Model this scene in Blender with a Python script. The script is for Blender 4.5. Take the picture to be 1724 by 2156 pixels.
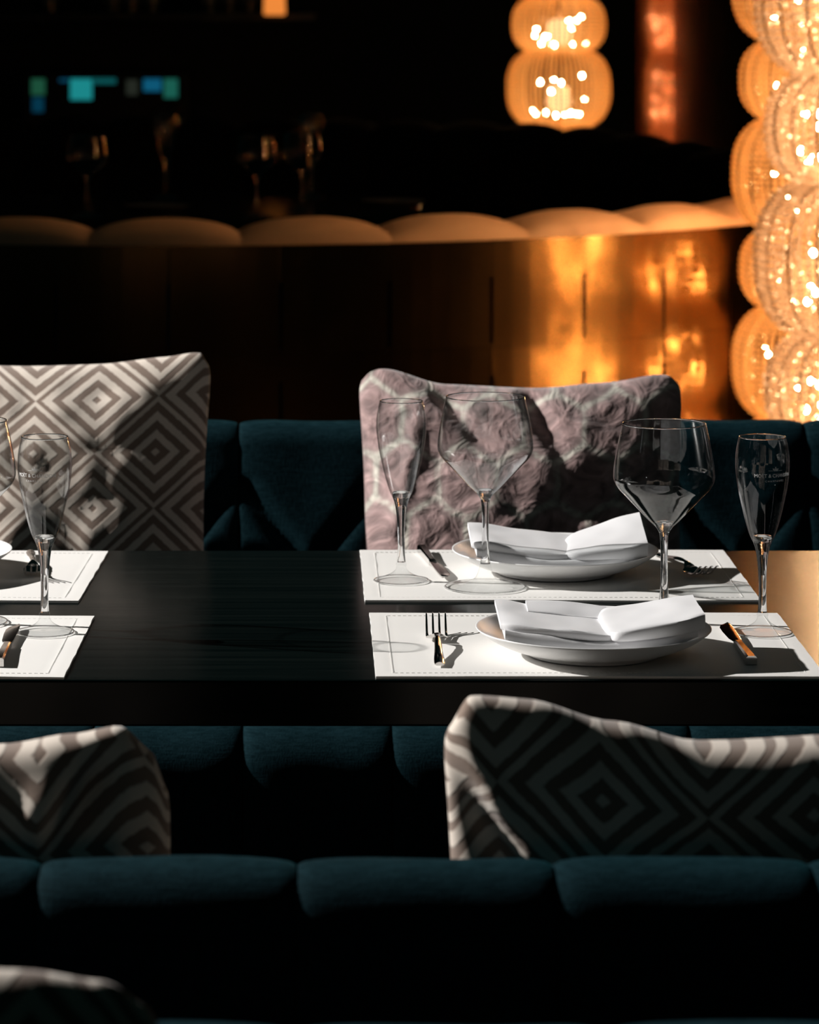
import bpy, bmesh, math, random
from mathutils import Vector, Matrix, noise
random.seed(7)
R = math.radians
scn = bpy.context.scene
COL = scn.collection
for o in list(bpy.data.objects): bpy.data.objects.remove(o)

# ------------------------------------------------------------------ camera
# level camera, eye height 1.46 m, long lens; frame is an off-centre crop (lens shift)
F = 7100.0; CX = 650.0; EYE = 1.46
cam_d = bpy.data.cameras.new('camera'); cam = bpy.data.objects.new('camera', cam_d); COL.objects.link(cam)
cam.location = (0, 0, EYE); cam.rotation_euler = (R(90), 0, 0)
cam_d.sensor_fit = 'AUTO'; cam_d.sensor_width = 36.0
cam_d.lens = F / 2156.0 * 36.0
cam_d.shift_x = (862.0 - CX) / 2156.0
cam_d.shift_y = -0.5
cam_d.clip_start = 0.05; cam_d.clip_end = 60
cam_d.dof.use_dof = True; cam_d.dof.focus_distance = 3.78; cam_d.dof.aperture_fstop = 8.6
scn.camera = cam
# ------------------------------------------------------------------ world, lights, exposure
w = bpy.data.worlds.new('World'); scn.world = w; w.use_nodes = True
w.node_tree.nodes['Background'].inputs[0].default_value = (0.25, 0.85, 0.80, 1)
w.node_tree.nodes['Background'].inputs[1].default_value = 0.005
scn.view_settings.view_transform = 'Standard'; scn.view_settings.look = 'None'
scn.view_settings.exposure = 0.0; scn.view_settings.gamma = 1.0
scn.view_settings.use_curve_mapping = False
def spot(name, loc, target, power, angle, blend, rad, col):
    d = bpy.data.lights.new(name, 'SPOT'); d.energy = power; d.spot_size = R(angle); d.spot_blend = blend
    d.shadow_soft_size = rad; d.color = col
    o = bpy.data.objects.new(name, d); COL.objects.link(o); o.location = loc
    o.rotation_euler = (Vector(target) - Vector(loc)).to_track_quat('-Z', 'Y').to_euler()
    return o
KEY = Vector((-5.0, 4.75, 3.6))
spot('key_spot', KEY, (0.25, 3.75, 0.7), 2900, 45, 0.4, 0.035, (1.0, 0.965, 0.93))
spot('downlight', (2.6, 1.6, 3.6), (0.4, 4.0, 0.8), 2.5, 40, 0.5, 0.04, (0.85, 0.95, 1.0))
spot('downlight', (1.3, 2.6, 3.7), (0.4, 4.0, 0.8), 2, 40, 0.5, 0.03, (0.85, 0.95, 1.0))
ad = bpy.data.lights.new('tall_strip_light', 'AREA'); ad.shape = 'RECTANGLE'; ad.size = 0.12; ad.size_y = 1.1; ad.energy = 0.22; ad.color = (0.9, 0.96, 1.0)  # unseen strip light, added for the upright streaks on the glass bowls
ao = bpy.data.objects.new('tall_strip_light', ad); COL.objects.link(ao); ao.location = (-3.2, 2.3, 2.3)
ao.rotation_euler = (Vector((0.3, 4.0, 0.8)) - ao.location).to_track_quat('-Z', 'Y').to_euler()

def at(px, D, z=0.0): return Vector(((px - CX) / F * D, D, z))
def zy(py, D): return EYE - py * D / F

# ------------------------------------------------------------------ material helpers
def mat(name):
    m = bpy.data.materials.new(name); m.use_nodes = True
    return m, m.node_tree, m.node_tree.nodes['Principled BSDF']
def N(nt, t, **kw):
    n = nt.nodes.new(t)
    for k, v in kw.items():
        if k in n.inputs.keys(): n.inputs[k].default_value = v
        else: setattr(n, k, v)
    return n
def simple(name, col, rough=0.5, metal=0.0, bump=None, var=None, coord='Object', sheen=0, scale3=None, **kw):
    m, nt, b = mat(name)
    b.inputs['Base Color'].default_value = (*col, 1); b.inputs['Roughness'].default_value = rough
    b.inputs['Metallic'].default_value = metal
    if sheen:
        b.inputs['Sheen Weight'].default_value = sheen; b.inputs['Sheen Roughness'].default_value = 0.4
    for k, v in kw.items(): b.inputs[k].default_value = v
    tc = N(nt, 'ShaderNodeTexCoord'); mp = N(nt, 'ShaderNodeMapping')
    nt.links.new(tc.outputs[coord], mp.inputs[0])
    if scale3: mp.inputs['Scale'].default_value = scale3
    if bump:
        ns = N(nt, 'ShaderNodeTexNoise'); ns.inputs['Scale'].default_value = bump[0]; ns.inputs['Detail'].default_value = 4
        bp = N(nt, 'ShaderNodeBump'); bp.inputs['Strength'].default_value = bump[1]; bp.inputs['Distance'].default_value = bump[2]
        nt.links.new(mp.outputs[0], ns.inputs['Vector']); nt.links.new(ns.outputs[0], bp.inputs['Height'])
        nt.links.new(bp.outputs[0], b.inputs['Normal'])
    if var:
        n2 = N(nt, 'ShaderNodeTexNoise'); n2.inputs['Scale'].default_value = var[0]; n2.inputs['Detail'].default_value = 3
        mx = N(nt, 'ShaderNodeMix', data_type='RGBA')
        mx.inputs['A'].default_value = (*col, 1); mx.inputs['B'].default_value = (*var[1], 1)
        nt.links.new(mp.outputs[0], n2.inputs['Vector']); nt.links.new(n2.outputs[0], mx.inputs['Factor'])
        nt.links.new(mx.outputs['Result'], b.inputs['Base Color'])
    return m
def emit(name, col, s):
    m = bpy.data.materials.new(name); m.use_nodes = True; nt = m.node_tree
    nt.nodes.clear(); e = N(nt, 'ShaderNodeEmission'); e.inputs[0].default_value = (*col, 1); e.inputs[1].default_value = s
    o = N(nt, 'ShaderNodeOutputMaterial'); nt.links.new(e.outputs[0], o.inputs[0]); return m

M = {}
M['linen'] = simple('white_linen', (0.79, 0.775, 0.745), 0.9, bump=(900, 0.25, 0.0004), var=(7, (0.73, 0.72, 0.70)))
M['napkin'] = simple('white_napkin_cotton', (0.72, 0.72, 0.735), 0.85, bump=(700, 0.2, 0.0004), sheen=0.1)
M['china'] = simple('white_china', (0.80, 0.80, 0.80), 0.3, **{'Specular IOR Level': 0.35})
M['steel'] = simple('polished_steel', (0.62, 0.60, 0.58), 0.09, 1.0)
def dark_wood():
    m = bpy.data.materials.new('dark_stained_wood'); m.use_nodes = True; nt = m.node_tree; nt.nodes.clear(); L = nt.links.new
    tc = N(nt, 'ShaderNodeTexCoord'); mp = N(nt, 'ShaderNodeMapping'); mp.inputs['Scale'].default_value = (1.2, 30, 30)
    L(tc.outputs['Object'], mp.inputs[0])
    n = N(nt, 'ShaderNodeTexNoise'); n.inputs['Scale'].default_value = 3; n.inputs['Detail'].default_value = 5; L(mp.outputs[0], n.inputs['Vector'])
    cr = N(nt, 'ShaderNodeValToRGB'); e = cr.color_ramp.elements
    e[0].position = 0.35; e[0].color = (0.0006, 0.0025, 0.0025, 1); e[1].position = 0.7; e[1].color = (0.0025, 0.0050, 0.0045, 1); L(n.outputs[0], cr.inputs[0])
    d = N(nt, 'ShaderNodeBsdfDiffuse'); L(cr.outputs[0], d.inputs[0])
    g = N(nt, 'ShaderNodeBsdfGlossy'); g.inputs[0].default_value = (1, 1, 1, 1)
    r = N(nt, 'ShaderNodeMapRange'); r.inputs[3].default_value = 0.13; r.inputs[4].default_value = 0.22; L(n.outputs[0], r.inputs[0]); L(r.outputs[0], g.inputs['Roughness'])
    lw = N(nt, 'ShaderNodeLayerWeight'); lw.inputs[0].default_value = 0.5
    pw = N(nt, 'ShaderNodeMath', operation='POWER'); pw.inputs[1].default_value = 4; L(lw.outputs['Facing'], pw.inputs[0])
    ma = N(nt, 'ShaderNodeMath', operation='MULTIPLY_ADD'); ma.inputs[1].default_value = 0.36; ma.inputs[2].default_value = 0.012; L(pw.outputs[0], ma.inputs[0])
    mx = N(nt, 'ShaderNodeMixShader'); L(ma.outputs[0], mx.inputs[0]); L(d.outputs[0], mx.inputs[1]); L(g.outputs[0], mx.inputs[2])
    bp = N(nt, 'ShaderNodeBump'); bp.inputs['Strength'].default_value = 0.08; bp.inputs['Distance'].default_value = 0.0005
    L(n.outputs[0], bp.inputs['Height']); L(bp.outputs[0], g.inputs['Normal'])
    o = N(nt, 'ShaderNodeOutputMaterial'); L(mx.outputs[0], o.inputs[0]); return m
M['wood'] = dark_wood()
M['woodleg'] = simple('black_table_base', (0.008, 0.008, 0.008), 0.4)
M['booth_wood'] = simple('black_lacquer', (0.006, 0.006, 0.006), 0.25)
def fabric(name, c, c2):
    m, nt, b = mat(name)
    b.inputs['Roughness'].default_value = 0.85
    b.inputs['Sheen Weight'].default_value = 0.04; b.inputs['Sheen Roughness'].default_value = 0.4
    b.inputs['Sheen Tint'].default_value = (0.05, 0.4, 0.5, 1)
    b.inputs['Specular IOR Level'].default_value = 0.03
    tc = N(nt, 'ShaderNodeTexCoord')
    def fib(sc):
        mp = N(nt, 'ShaderNodeMapping'); mp.inputs['Scale'].default_value = sc
        n = N(nt, 'ShaderNodeTexNoise'); n.inputs['Scale'].default_value = 1; n.inputs['Detail'].default_value = 3
        nt.links.new(tc.outputs['Object'], mp.inputs[0]); nt.links.new(mp.outputs[0], n.inputs['Vector']); return n
    a, d = fib((600, 600, 60)), fib((60, 60, 600))
    ad = N(nt, 'ShaderNodeMath', operation='ADD'); nt.links.new(a.outputs[0], ad.inputs[0]); nt.links.new(d.outputs[0], ad.inputs[1])
    rp = N(nt, 'ShaderNodeMapRange'); rp.inputs[1].default_value = 0.8; rp.inputs[2].default_value = 1.2
    nt.links.new(ad.outputs[0], rp.inputs[0])
    mx = N(nt, 'ShaderNodeMix', data_type='RGBA'); mx.inputs['A'].default_value = (*c, 1); mx.inputs['B'].default_value = (*c2, 1)
    nt.links.new(rp.outputs[0], mx.inputs['Factor']); nt.links.new(mx.outputs['Result'], b.inputs['Base Color'])
    bp = N(nt, 'ShaderNodeBump'); bp.inputs['Strength'].default_value = 0.5; bp.inputs['Distance'].default_value = 0.001
    nt.links.new(ad.outputs[0], bp.inputs['Height']); nt.links.new(bp.outputs[0], b.inputs['Normal'])
    return m
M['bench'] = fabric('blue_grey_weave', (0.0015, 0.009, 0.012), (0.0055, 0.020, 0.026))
M['booth_shaded'] = simple('shaded_pad_velvet', (0.0022, 0.0022, 0.0022), 0.95, bump=(60, 0.2, 0.002), **{'Specular IOR Level': 0.1})  # shade of the unlit rear rolls put into the colour; lit ones are cream
M['booth_cream'] = simple('cream_leatherette', (0.85, 0.50, 0.28), 0.75, bump=(200, 0.2, 0.001))
def brass(name, col, rough):
    m, nt, b = mat(name)
    b.inputs['Base Color'].default_value = (*col, 1); b.inputs['Metallic'].default_value = 1
    tc = N(nt, 'ShaderNodeTexCoord'); mp = N(nt, 'ShaderNodeMapping'); mp.inputs['Scale'].default_value = (9, 9, 4)
    n = N(nt, 'ShaderNodeTexNoise'); n.inputs['Scale'].default_value = 1; n.inputs['Detail'].default_value = 4
    nt.links.new(tc.outputs['Object'], mp.inputs[0]); nt.links.new(mp.outputs[0], n.inputs['Vector'])
    r = N(nt, 'ShaderNodeMapRange'); r.inputs[3].default_value = rough * 0.8; r.inputs[4].default_value = rough * 1.3
    nt.links.new(n.outputs[0], r.inputs[0]); nt.links.new(r.outputs[0], b.inputs['Roughness'])
    bp = N(nt, 'ShaderNodeBump'); bp.inputs['Strength'].default_value = 0.10; bp.inputs['Distance'].default_value = 0.003
    nt.links.new(n.outputs[0], bp.inputs['Height']); nt.links.new(bp.outputs[0], b.inputs['Normal'])
    return m
M['brass'] = brass('brushed_brass', (0.24, 0.118, 0.038), 0.21)
M['brass_rail'] = simple('brass_frame', (0.55, 0.32, 0.12), 0.3, 1.0)

def diamond_mat():
    m, nt, b = mat('beige_diamond_velvet'); L = nt.links.new
    uv = N(nt, 'ShaderNodeUVMap'); sp = N(nt, 'ShaderNodeSeparateXYZ'); L(uv.outputs[0], sp.inputs[0])
    def mth(op, a, c=None, **k):
        n = N(nt, 'ShaderNodeMath', operation=op)
        for i, v in enumerate((a, c)):
            if v is None: continue
            if isinstance(v, (int, float)): n.inputs[i].default_value = v
            else: L(v, n.inputs[i])
        return n.outputs[0]
    x, y = sp.outputs[0], sp.outputs[1]           # metres on the cloth
    a = mth('DIVIDE', x, 0.178); c = mth('DIVIDE', y, 0.158)
    p = mth('ADD', a, c); q = mth('SUBTRACT', a, c)
    def fd(v): return mth('ABSOLUTE', mth('SUBTRACT', mth('FRACT', v), 0.5))
    mm = mth('MULTIPLY', mth('MAXIMUM', fd(p), fd(q)), 2.0)
    nz = N(nt, 'ShaderNodeTexNoise'); nz.inputs['Scale'].default_value = 140; nz.inputs['Detail'].default_value = 3
    L(uv.outputs[0], nz.inputs['Vector'])
    mm = mth('ADD', mm, mth('MULTIPLY', mth('SUBTRACT', nz.outputs[0], 0.5), 0.05))
    ph = mth('FRACT', mth('ADD', mth('MULTIPLY', mm, 3.05), 0.27))
    tri = mth('ABSOLUTE', mth('SUBTRACT', ph, 0.25))          # light near 0.25
    rp = N(nt, 'ShaderNodeMapRange'); rp.inputs[1].default_value = 0.20; rp.inputs[2].default_value = 0.29
    rp.inputs[3].default_value = 1; rp.inputs[4].default_value = 0; L(tri, rp.inputs[0])
    par = mth('FLOORED_MODULO', mth('ADD', mth('FLOOR', p), mth('FLOOR', q)), 2.0)      # every second diamond is reversed
    f = mth('ABSOLUTE', mth('SUBTRACT', par, rp.outputs[0]))
    mx = N(nt, 'ShaderNodeMix', data_type='RGBA'); mx.inputs['A'].default_value = (0.23, 0.17, 0.135, 1); mx.inputs['B'].default_value = (0.68, 0.60, 0.52, 1)
    L(f, mx.inputs['Factor']); L(mx.outputs['Result'], b.inputs['Base Color'])
    b.inputs['Roughness'].default_value = 0.9; b.inputs['Sheen Weight'].default_value = 0.3; b.inputs['Specular IOR Level'].default_value = 0.1
    bp = N(nt, 'ShaderNodeBump'); bp.inputs['Strength'].default_value = 0.3; bp.inputs['Distance'].default_value = 0.0015
    L(f, bp.inputs['Height']); L(bp.outputs[0], b.inputs['Normal'])
    return m
M['diamond'] = diamond_mat()
def hex_mat():
    m, nt, b = mat('mauve_crushed_velvet'); L = nt.links.new
    at_ = N(nt, 'ShaderNodeAttribute'); at_.attribute_name = 'cell'
    uv = N(nt, 'ShaderNodeUVMap')
    nz = N(nt, 'ShaderNodeTexNoise'); nz.inputs['Scale'].default_value = 36; nz.inputs['Detail'].default_value = 5; nz.inputs['Distortion'].default_value = 1.3
    L(uv.outputs[0], nz.inputs['Vector'])
    ad = N(nt, 'ShaderNodeMath', operation='MULTIPLY_ADD'); ad.inputs[1].default_value = 0.30; L(nz.outputs[0], ad.inputs[0]); L(at_.outputs['Fac'], ad.inputs[2])
    cr = N(nt, 'ShaderNodeValToRGB'); e = cr.color_ramp.elements
    e[0].position = 0.20; e[0].color = (0.56, 0.53, 0.46, 1)
    e[1].position = 0.40; e[1].color = (0.33, 0.24, 0.225, 1)
    x = e.new(0.75); x.color = (0.40, 0.27, 0.26, 1); x = e.new(1.0); x.color = (0.30, 0.20, 0.19, 1)
    L(ad.outputs[0], cr.inputs[0])
    n3 = N(nt, 'ShaderNodeTexNoise'); n3.inputs['Scale'].default_value = 22; n3.inputs['Detail'].default_value = 4; n3.inputs['Distortion'].default_value = 2.0
    L(uv.outputs[0], n3.inputs['Vector'])
    mr = N(nt, 'ShaderNodeMapRange'); mr.inputs[1].default_value = 0.35; mr.inputs[2].default_value = 0.65; mr.inputs[3].default_value = 0.5; mr.inputs[4].default_value = 1.25
    L(n3.outputs[0], mr.inputs[0])
    ml = N(nt, 'ShaderNodeVectorMath', operation='SCALE'); L(cr.outputs[0], ml.inputs[0]); L(mr.outputs[0], ml.inputs['Scale'])
    L(ml.outputs[0], b.inputs['Base Color'])
    b.inputs['Roughness'].default_value = 0.7; b.inputs['Sheen Weight'].default_value = 0.4; b.inputs['Specular IOR Level'].default_value = 0.2
    bp = N(nt, 'ShaderNodeBump'); bp.inputs['Strength'].default_value = 0.7; bp.inputs['Distance'].default_value = 0.008
    L(n3.outputs[0], bp.inputs['Height']); L(bp.outputs[0], b.inputs['Normal'])
    return m
M['hex'] = hex_mat()

def thin_glass(name, power, base):
    m = bpy.data.materials.new(name); m.use_nodes = True; nt = m.node_tree; nt.nodes.clear(); L = nt.links.new
    lw = N(nt, 'ShaderNodeLayerWeight'); lw.inputs[0].default_value = 0.35
    cr = N(nt, 'ShaderNodeValToRGB'); e = cr.color_ramp.elements
    e[0].position = 0.78; e[0].color = (0.985, 0.99, 0.99, 1); e[1].position = 0.98; e[1].color = (0.12, 0.13, 0.13, 1)
    L(lw.outputs['Facing'], cr.inputs[0])
    t = N(nt, 'ShaderNodeBsdfTransparent'); L(cr.outputs[0], t.inputs[0])
    g = N(nt, 'ShaderNodeBsdfGlossy'); g.inputs['Roughness'].default_value = 0.0
    lf = N(nt, 'ShaderNodeLayerWeight'); lf.inputs[0].default_value = 0.5
    pw = N(nt, 'ShaderNodeMath', operation='POWER'); pw.inputs[1].default_value = power; L(lf.outputs['Facing'], pw.inputs[0])
    ml = N(nt, 'ShaderNodeMath', operation='MULTIPLY_ADD'); ml.inputs[1].default_value = 0.9; ml.inputs[2].default_value = base; L(pw.outputs[0], ml.inputs[0])
    mx = N(nt, 'ShaderNodeMixShader'); L(ml.outputs[0], mx.inputs[0]); L(t.outputs[0], mx.inputs[1]); L(g.outputs[0], mx.inputs[2])
    o = N(nt, 'ShaderNodeOutputMaterial'); L(mx.outputs[0], o.inputs[0]); return m
def solid_glass(f):
    m = bpy.data.materials.new('solid_stem_glass'); m.use_nodes = True; nt = m.node_tree; nt.nodes.clear(); L = nt.links.new
    g = N(nt, 'ShaderNodeBsdfGlass'); g.inputs['IOR'].default_value = 1.52; g.inputs['Roughness'].default_value = 0.0
    t = N(nt, 'ShaderNodeBsdfTransparent'); t.inputs[0].default_value = (0.9, 0.9, 0.9, 1)
    mx = N(nt, 'ShaderNodeMixShader'); mx.inputs[0].default_value = f; L(g.outputs[0], mx.inputs[1]); L(t.outputs[0], mx.inputs[2])
    o = N(nt, 'ShaderNodeOutputMaterial'); L(mx.outputs[0], o.inputs[0]); return m
M['bowl'] = thin_glass('thin_bowl_glass', 3.4, 0.035); M['foot'] = thin_glass('thin_foot_glass', 7, 0.05); M['stem'] = solid_glass(0.12)
M['print'] = simple('white_print', (0.8, 0.8, 0.8), 0.5)

def bead_mat(name, tr, gl, ft):
    m = bpy.data.materials.new(name); m.use_nodes = True; nt = m.node_tree; nt.nodes.clear(); L = nt.links.new
    t = N(nt, 'ShaderNodeBsdfTranslucent'); t.inputs[0].default_value = (*tr, 1)
    d = N(nt, 'ShaderNodeBsdfDiffuse'); d.inputs[0].default_value = (*tr, 1)
    g = N(nt, 'ShaderNodeBsdfGlass'); g.inputs[0].default_value = (*gl, 1); g.inputs['Roughness'].default_value = 0.05
    m1 = N(nt, 'ShaderNodeMixShader'); m1.inputs[0].default_value = 0.25; L(t.outputs[0], m1.inputs[1]); L(d.outputs[0], m1.inputs[2])
    m2 = N(nt, 'ShaderNodeMixShader'); m2.inputs[0].default_value = ft; L(m1.outputs[0], m2.inputs[1]); L(g.outputs[0], m2.inputs[2])
    o = N(nt, 'ShaderNodeOutputMaterial'); L(m2.outputs[0], o.inputs[0]); return m
M['bead_clear'] = bead_mat('clear_crystal', (0.78, 0.63, 0.52), (1, 0.98, 0.96), 0.60)
M['bead_amber'] = bead_mat('amber_crystal', (0.97, 0.74, 0.46), (1, 0.90, 0.70), 0.3)
M['bulb'] = emit('warm_bulb', (1.0, 0.60, 0.29), 200)
M['core'] = emit('frosted_lamp_core', (1.0, 0.56, 0.25), 2.0)
M['wire'] = simple('bronze_wire', (0.16, 0.09, 0.05), 0.35, 1.0)

# ------------------------------------------------------------------ object helpers
def link(name, me, m=None, parent=None):
    o = bpy.data.objects.new(name, me); COL.objects.link(o)
    if m is not None and me is not None and not me.materials: me.materials.append(m)
    if parent: o.parent = parent
    return o
def mesh(name, v, f, m=None, parent=None, smooth=True, sharp=None):
    me = bpy.data.meshes.new(name); me.from_pydata([tuple(p) for p in v], [], f); me.update()
    if smooth:
        me.polygons.foreach_set('use_smooth', [True] * len(me.polygons))
        if sharp: me.set_sharp_from_angle(angle=R(sharp))
    return link(name, me, m, parent)
def thing(name, label, cat, loc=(0, 0, 0), rz=0, group=None):
    o = bpy.data.objects.new(name, None); COL.objects.link(o); o.location = loc; o.rotation_euler = (0, 0, rz)
    o.empty_display_size = 0.05
    o['label'] = label; o['category'] = cat
    if group: o['group'] = group
    return o
def tag(o, label, cat, group=None):
    o['label'] = label; o['category'] = cat
    if group: o['group'] = group
    return o
def copy_tree(o, parent=None):
    c = o.copy(); COL.objects.link(c)
    if parent: c.parent = parent
    for ch in list(o.children): copy_tree(ch, c)
    return c
def relabel(o, label, loc, rz=0, group=None):
    o['label'] = label; o.location = loc; o.rotation_euler = (0, 0, rz)
    if group: o['group'] = group
    return o
class MB:
    def __init__(s): s.v = []; s.f = []
    def add(s, v, f):
        n = len(s.v); s.v += [Vector(p) for p in v]; s.f += [tuple(i + n for i in q) for q in f]
    def box(s, x0, x1, y0, y1, z0, z1):
        s.add([(x0,y0,z0),(x1,y0,z0),(x1,y1,z0),(x0,y1,z0),(x0,y0,z1),(x1,y0,z1),(x1,y1,z1),(x0,y1,z1)],
              [(0,3,2,1),(4,5,6,7),(0,1,5,4),(1,2,6,5),(2,3,7,6),(3,0,4,7)])
    def lathe(s, prof, n=32, c=(0, 0, 0)):
        v = []; f = []
        idx = []
        for r, z in prof:
            if r < 1e-6: idx.append([len(v)]); v.append((c[0], c[1], c[2] + z))
            else:
                idx.append(list(range(len(v), len(v) + n)))
                v += [(c[0] + r*math.cos(2*math.pi*k/n), c[1] + r*math.sin(2*math.pi*k/n), c[2] + z) for k in range(n)]
        for a, b in zip(idx, idx[1:]):
            for k in range(n):
                k2 = (k + 1) % n
                if len(a) == 1 and len(b) == 1: continue
                if len(a) == 1: f.append((a[0], b[k2], b[k]))
                elif len(b) == 1: f.append((a[k], a[k2], b[0]))
                else: f.append((a[k], a[k2], b[k2], b[k]))
        s.add(v, f)
    def tube(s, pts, r, n=8, flat=1.0):
        pts = [Vector(p) for p in pts]; rs = r if isinstance(r, list) else [r] * len(pts)
        v = []; f = []
        for i, p in enumerate(pts):
            d = (pts[min(i+1, len(pts)-1)] - pts[max(i-1, 0)]).normalized()
            up = Vector((0, 0, 1)) if abs(d.z) < 0.9 else Vector((1, 0, 0))
            a = d.cross(up).normalized(); b = a.cross(d).normalized()
            for k in range(n):
                t = 2*math.pi*k/n; v.append(p + a*math.cos(t)*rs[i] + b*math.sin(t)*rs[i]*flat)
        for i in range(len(pts)-1):
            for k in range(n):
                k2 = (k+1) % n; f.append((i*n+k, i*n+k2, (i+1)*n+k2, (i+1)*n+k))
        f.append(tuple(range(n))[::-1]); f.append(tuple((len(pts)-1)*n + k for k in range(n)))
        s.add(v, f)
    def build(s, name, m=None, parent=None, smooth=False, sharp=None):
        return mesh(name, s.v, s.f, m, parent, smooth, sharp)
def bevel(o, wd, seg=2):
    b = o.modifiers.new('bevel', 'BEVEL'); b.width = wd; b.segments = seg; b.limit_method = 'ANGLE'; return o
def curve(pts, n):   # smooth (Catmull-Rom) resample of a profile
    out = []
    P = [Vector(p) for p in pts]
    for i in range(len(P)-1):
        p0, p1, p2, p3 = P[max(i-1,0)], P[i], P[i+1], P[min(i+2,len(P)-1)]
        for k in range(n):
            t = k/n
            out.append(0.5*((2*p1)+(p2-p0)*t+(2*p0-5*p1+4*p2-p3)*t*t+(3*p1-p0-3*p2+p3)*t**3))
    out.append(P[-1]); return out
def interp(tab, x):
    if x <= tab[0][0]: return tab[0][1]
    for (a, b), (c, d) in zip(tab, tab[1:]):
        if x <= c:
            t = (x-a)/(c-a); t = t*t*(3-2*t); return b + (d-b)*t
    return tab[-1][1]

# ------------------------------------------------------------------ setting
m_floor = simple('dark_floor', (0.012, 0.012, 0.012), 0.35, var=(3, (0.02, 0.018, 0.016)))
m_wall = simple('dark_wall', (0.010, 0.014, 0.014), 0.8)
b = MB(); b.box(-7, 7, -1, 16, -0.1, 0); o = b.build('floor', m_floor); o['kind'] = 'structure'
b = MB(); b.box(-7, 7, 16, 16.15, -0.1, 4.2); o = b.build('wall_back', m_wall); o['kind'] = 'structure'
b = MB(); b.box(6.9, 7.05, -1, 16, -0.1, 4.2); o = b.build('wall_right', m_wall); o['kind'] = 'structure'

# ------------------------------------------------------------------ dining table
TZ = 0.75
tb = thing('dining_table', 'long dark wooden dining table laid with white mats, plates and glasses', 'table', (0, 3.935, 0))
b = MB(); b.box(-2.3, 2.3, -0.415, 0.415, TZ - 0.0485, TZ); bevel(b.build('tabletop', M['wood'], tb), 0.0025)
for sx in (-1.5, 1.6):
    b = MB(); b.box(sx-0.06, sx+0.06, -0.06, 0.06, 0.03, TZ-0.0485); b.box(sx-0.09, sx+0.09, -0.3, 0.3, 0.0, 0.04)
    bevel(b.build('pedestal', M['woodleg'], tb), 0.004)

# ------------------------------------------------------------------ benches
def channel(name, prof, x0, x1, puff, m, parent, tuft=None, nu=18):
    # prof: closed-ish list of (y, z) going bottom front -> top -> bottom back
    P = [Vector((0, p[0], p[1])) for p in prof]
    nrm = []
    for i in range(len(P)):
        d = P[min(i+1, len(P)-1)] - P[max(i-1, 0)]; d.normalize()
        nrm.append(Vector((0, -d.z, d.y)))
    v = []; f = []; cxm = (x0+x1)/2; hw = (x1-x0)/2
    for i, p in enumerate(P):
        for k in range(nu+1):
            u = -1 + 2*k/nu; u = math.copysign(1-(1-abs(u))**1.35, u)
            x = cxm + u*hw
            h = puff*((1-abs(u)**5)**0.6)
            if tuft: h += tuft(u, p.y, p.z)
            h += 0.0035*noise.noise(Vector((x*9, p.y*9, p.z*7)))*(1-u*u)
            v.append(p + nrm[i]*h + Vector((x, 0, 0)))
    n = nu+1
    for i in range(len(P)-1):
        for k in range(nu):
            f.append((i*n+k, (i+1)*n+k, (i+1)*n+k+1, i*n+k+1))
    L_ = len(P)
    f.append(tuple(i*n for i in range(L_))[::1]); f.append(tuple(i*n+nu for i in range(L_))[::-1])
    f.append(tuple(k for k in range(n))); f.append(tuple((L_-1)*n+k for k in range(n))[::-1])
    return mesh(name, v, f, m, parent, True, 60)
def rounded_back(yf, yb, z0, z1, r, lean=0.0, n=8, rows=40):
    pr = [(yf - lean*0, z0)]
    H = z1 - r
    for i in range(1, rows+1):
        t = i/rows; pr.append((yf + lean*t, z0 + (H - z0)*t))
    ytop0 = yf + lean
    wd = yb - ytop0
    for k in range(1, n+1):
        a = math.pi/2*k/n; pr.append((ytop0 + r*(1-math.cos(a)), H + r*math.sin(a)))
    pr.append(((ytop0+yb)/2, z1+0.0015))
    for k in range(n+1):
        a = math.pi/2*(1-k/n); pr.append((yb - r*(1-math.cos(a)), H + r*math.sin(a)))
    for i in range(1, rows+1):
        t = i/rows; pr.append((yb, H + (z0-H)*t))
    return pr
def diamond_tuft(front_y, zseam, step, w, depth):
    def fn(u, y, z):
        if y > front_y + 0.07 or z > zseam: return 0
        a = u*0.5; bb = (zseam - z)/step
        d = 1e9
        for s in (a+bb, a-bb):
            fr = (s-0.5) % 1.0; d = min(d, min(fr, 1-fr))
        return -depth*math.exp(-(d*w*0.75/0.013)**2)
    return fn
# far bench (faces the camera)
fb = thing('upholstered_bench', 'blue-grey tufted bench on the far side of the table', 'bench', (0, 4.9, 0))
SP = 0.207; s0 = -0.1023
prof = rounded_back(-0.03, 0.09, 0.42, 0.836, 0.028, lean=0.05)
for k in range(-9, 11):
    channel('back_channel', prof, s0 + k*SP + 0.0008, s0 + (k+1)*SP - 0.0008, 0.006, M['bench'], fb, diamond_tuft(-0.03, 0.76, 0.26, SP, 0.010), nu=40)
SQ = 0.197; q0 = -0.0872
def seat_prof(yf, yb, zt, zb, r):
    pr = [(yf, zb)] + [(yf, zb + (zt-r-zb)*i/6) for i in range(1, 7)]
    for k in range(1, 9):
        a = math.pi/2*k/8; pr.append((yf + r*(1-math.cos(a)), zt-r+r*math.sin(a)))
    pr += [(yf+r+(yb-yf-r)*i/5, zt) for i in range(1, 6)]; pr.append((yb, zb))
    return pr
for k in range(-9, 11):
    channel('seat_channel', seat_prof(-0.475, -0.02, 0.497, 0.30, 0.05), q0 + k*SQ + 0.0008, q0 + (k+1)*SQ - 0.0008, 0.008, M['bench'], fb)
b = MB(); b.box(-1.9, 1.95, -0.42, 0.08, 0.0, 0.30); bevel(b.build('base', M['woodleg'], fb), 0.004)
b = MB(); b.box(-1.9, 1.95, 0.045, 0.075, 0.30, 0.80); b.build('back_board', M['woodleg'], fb)
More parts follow.
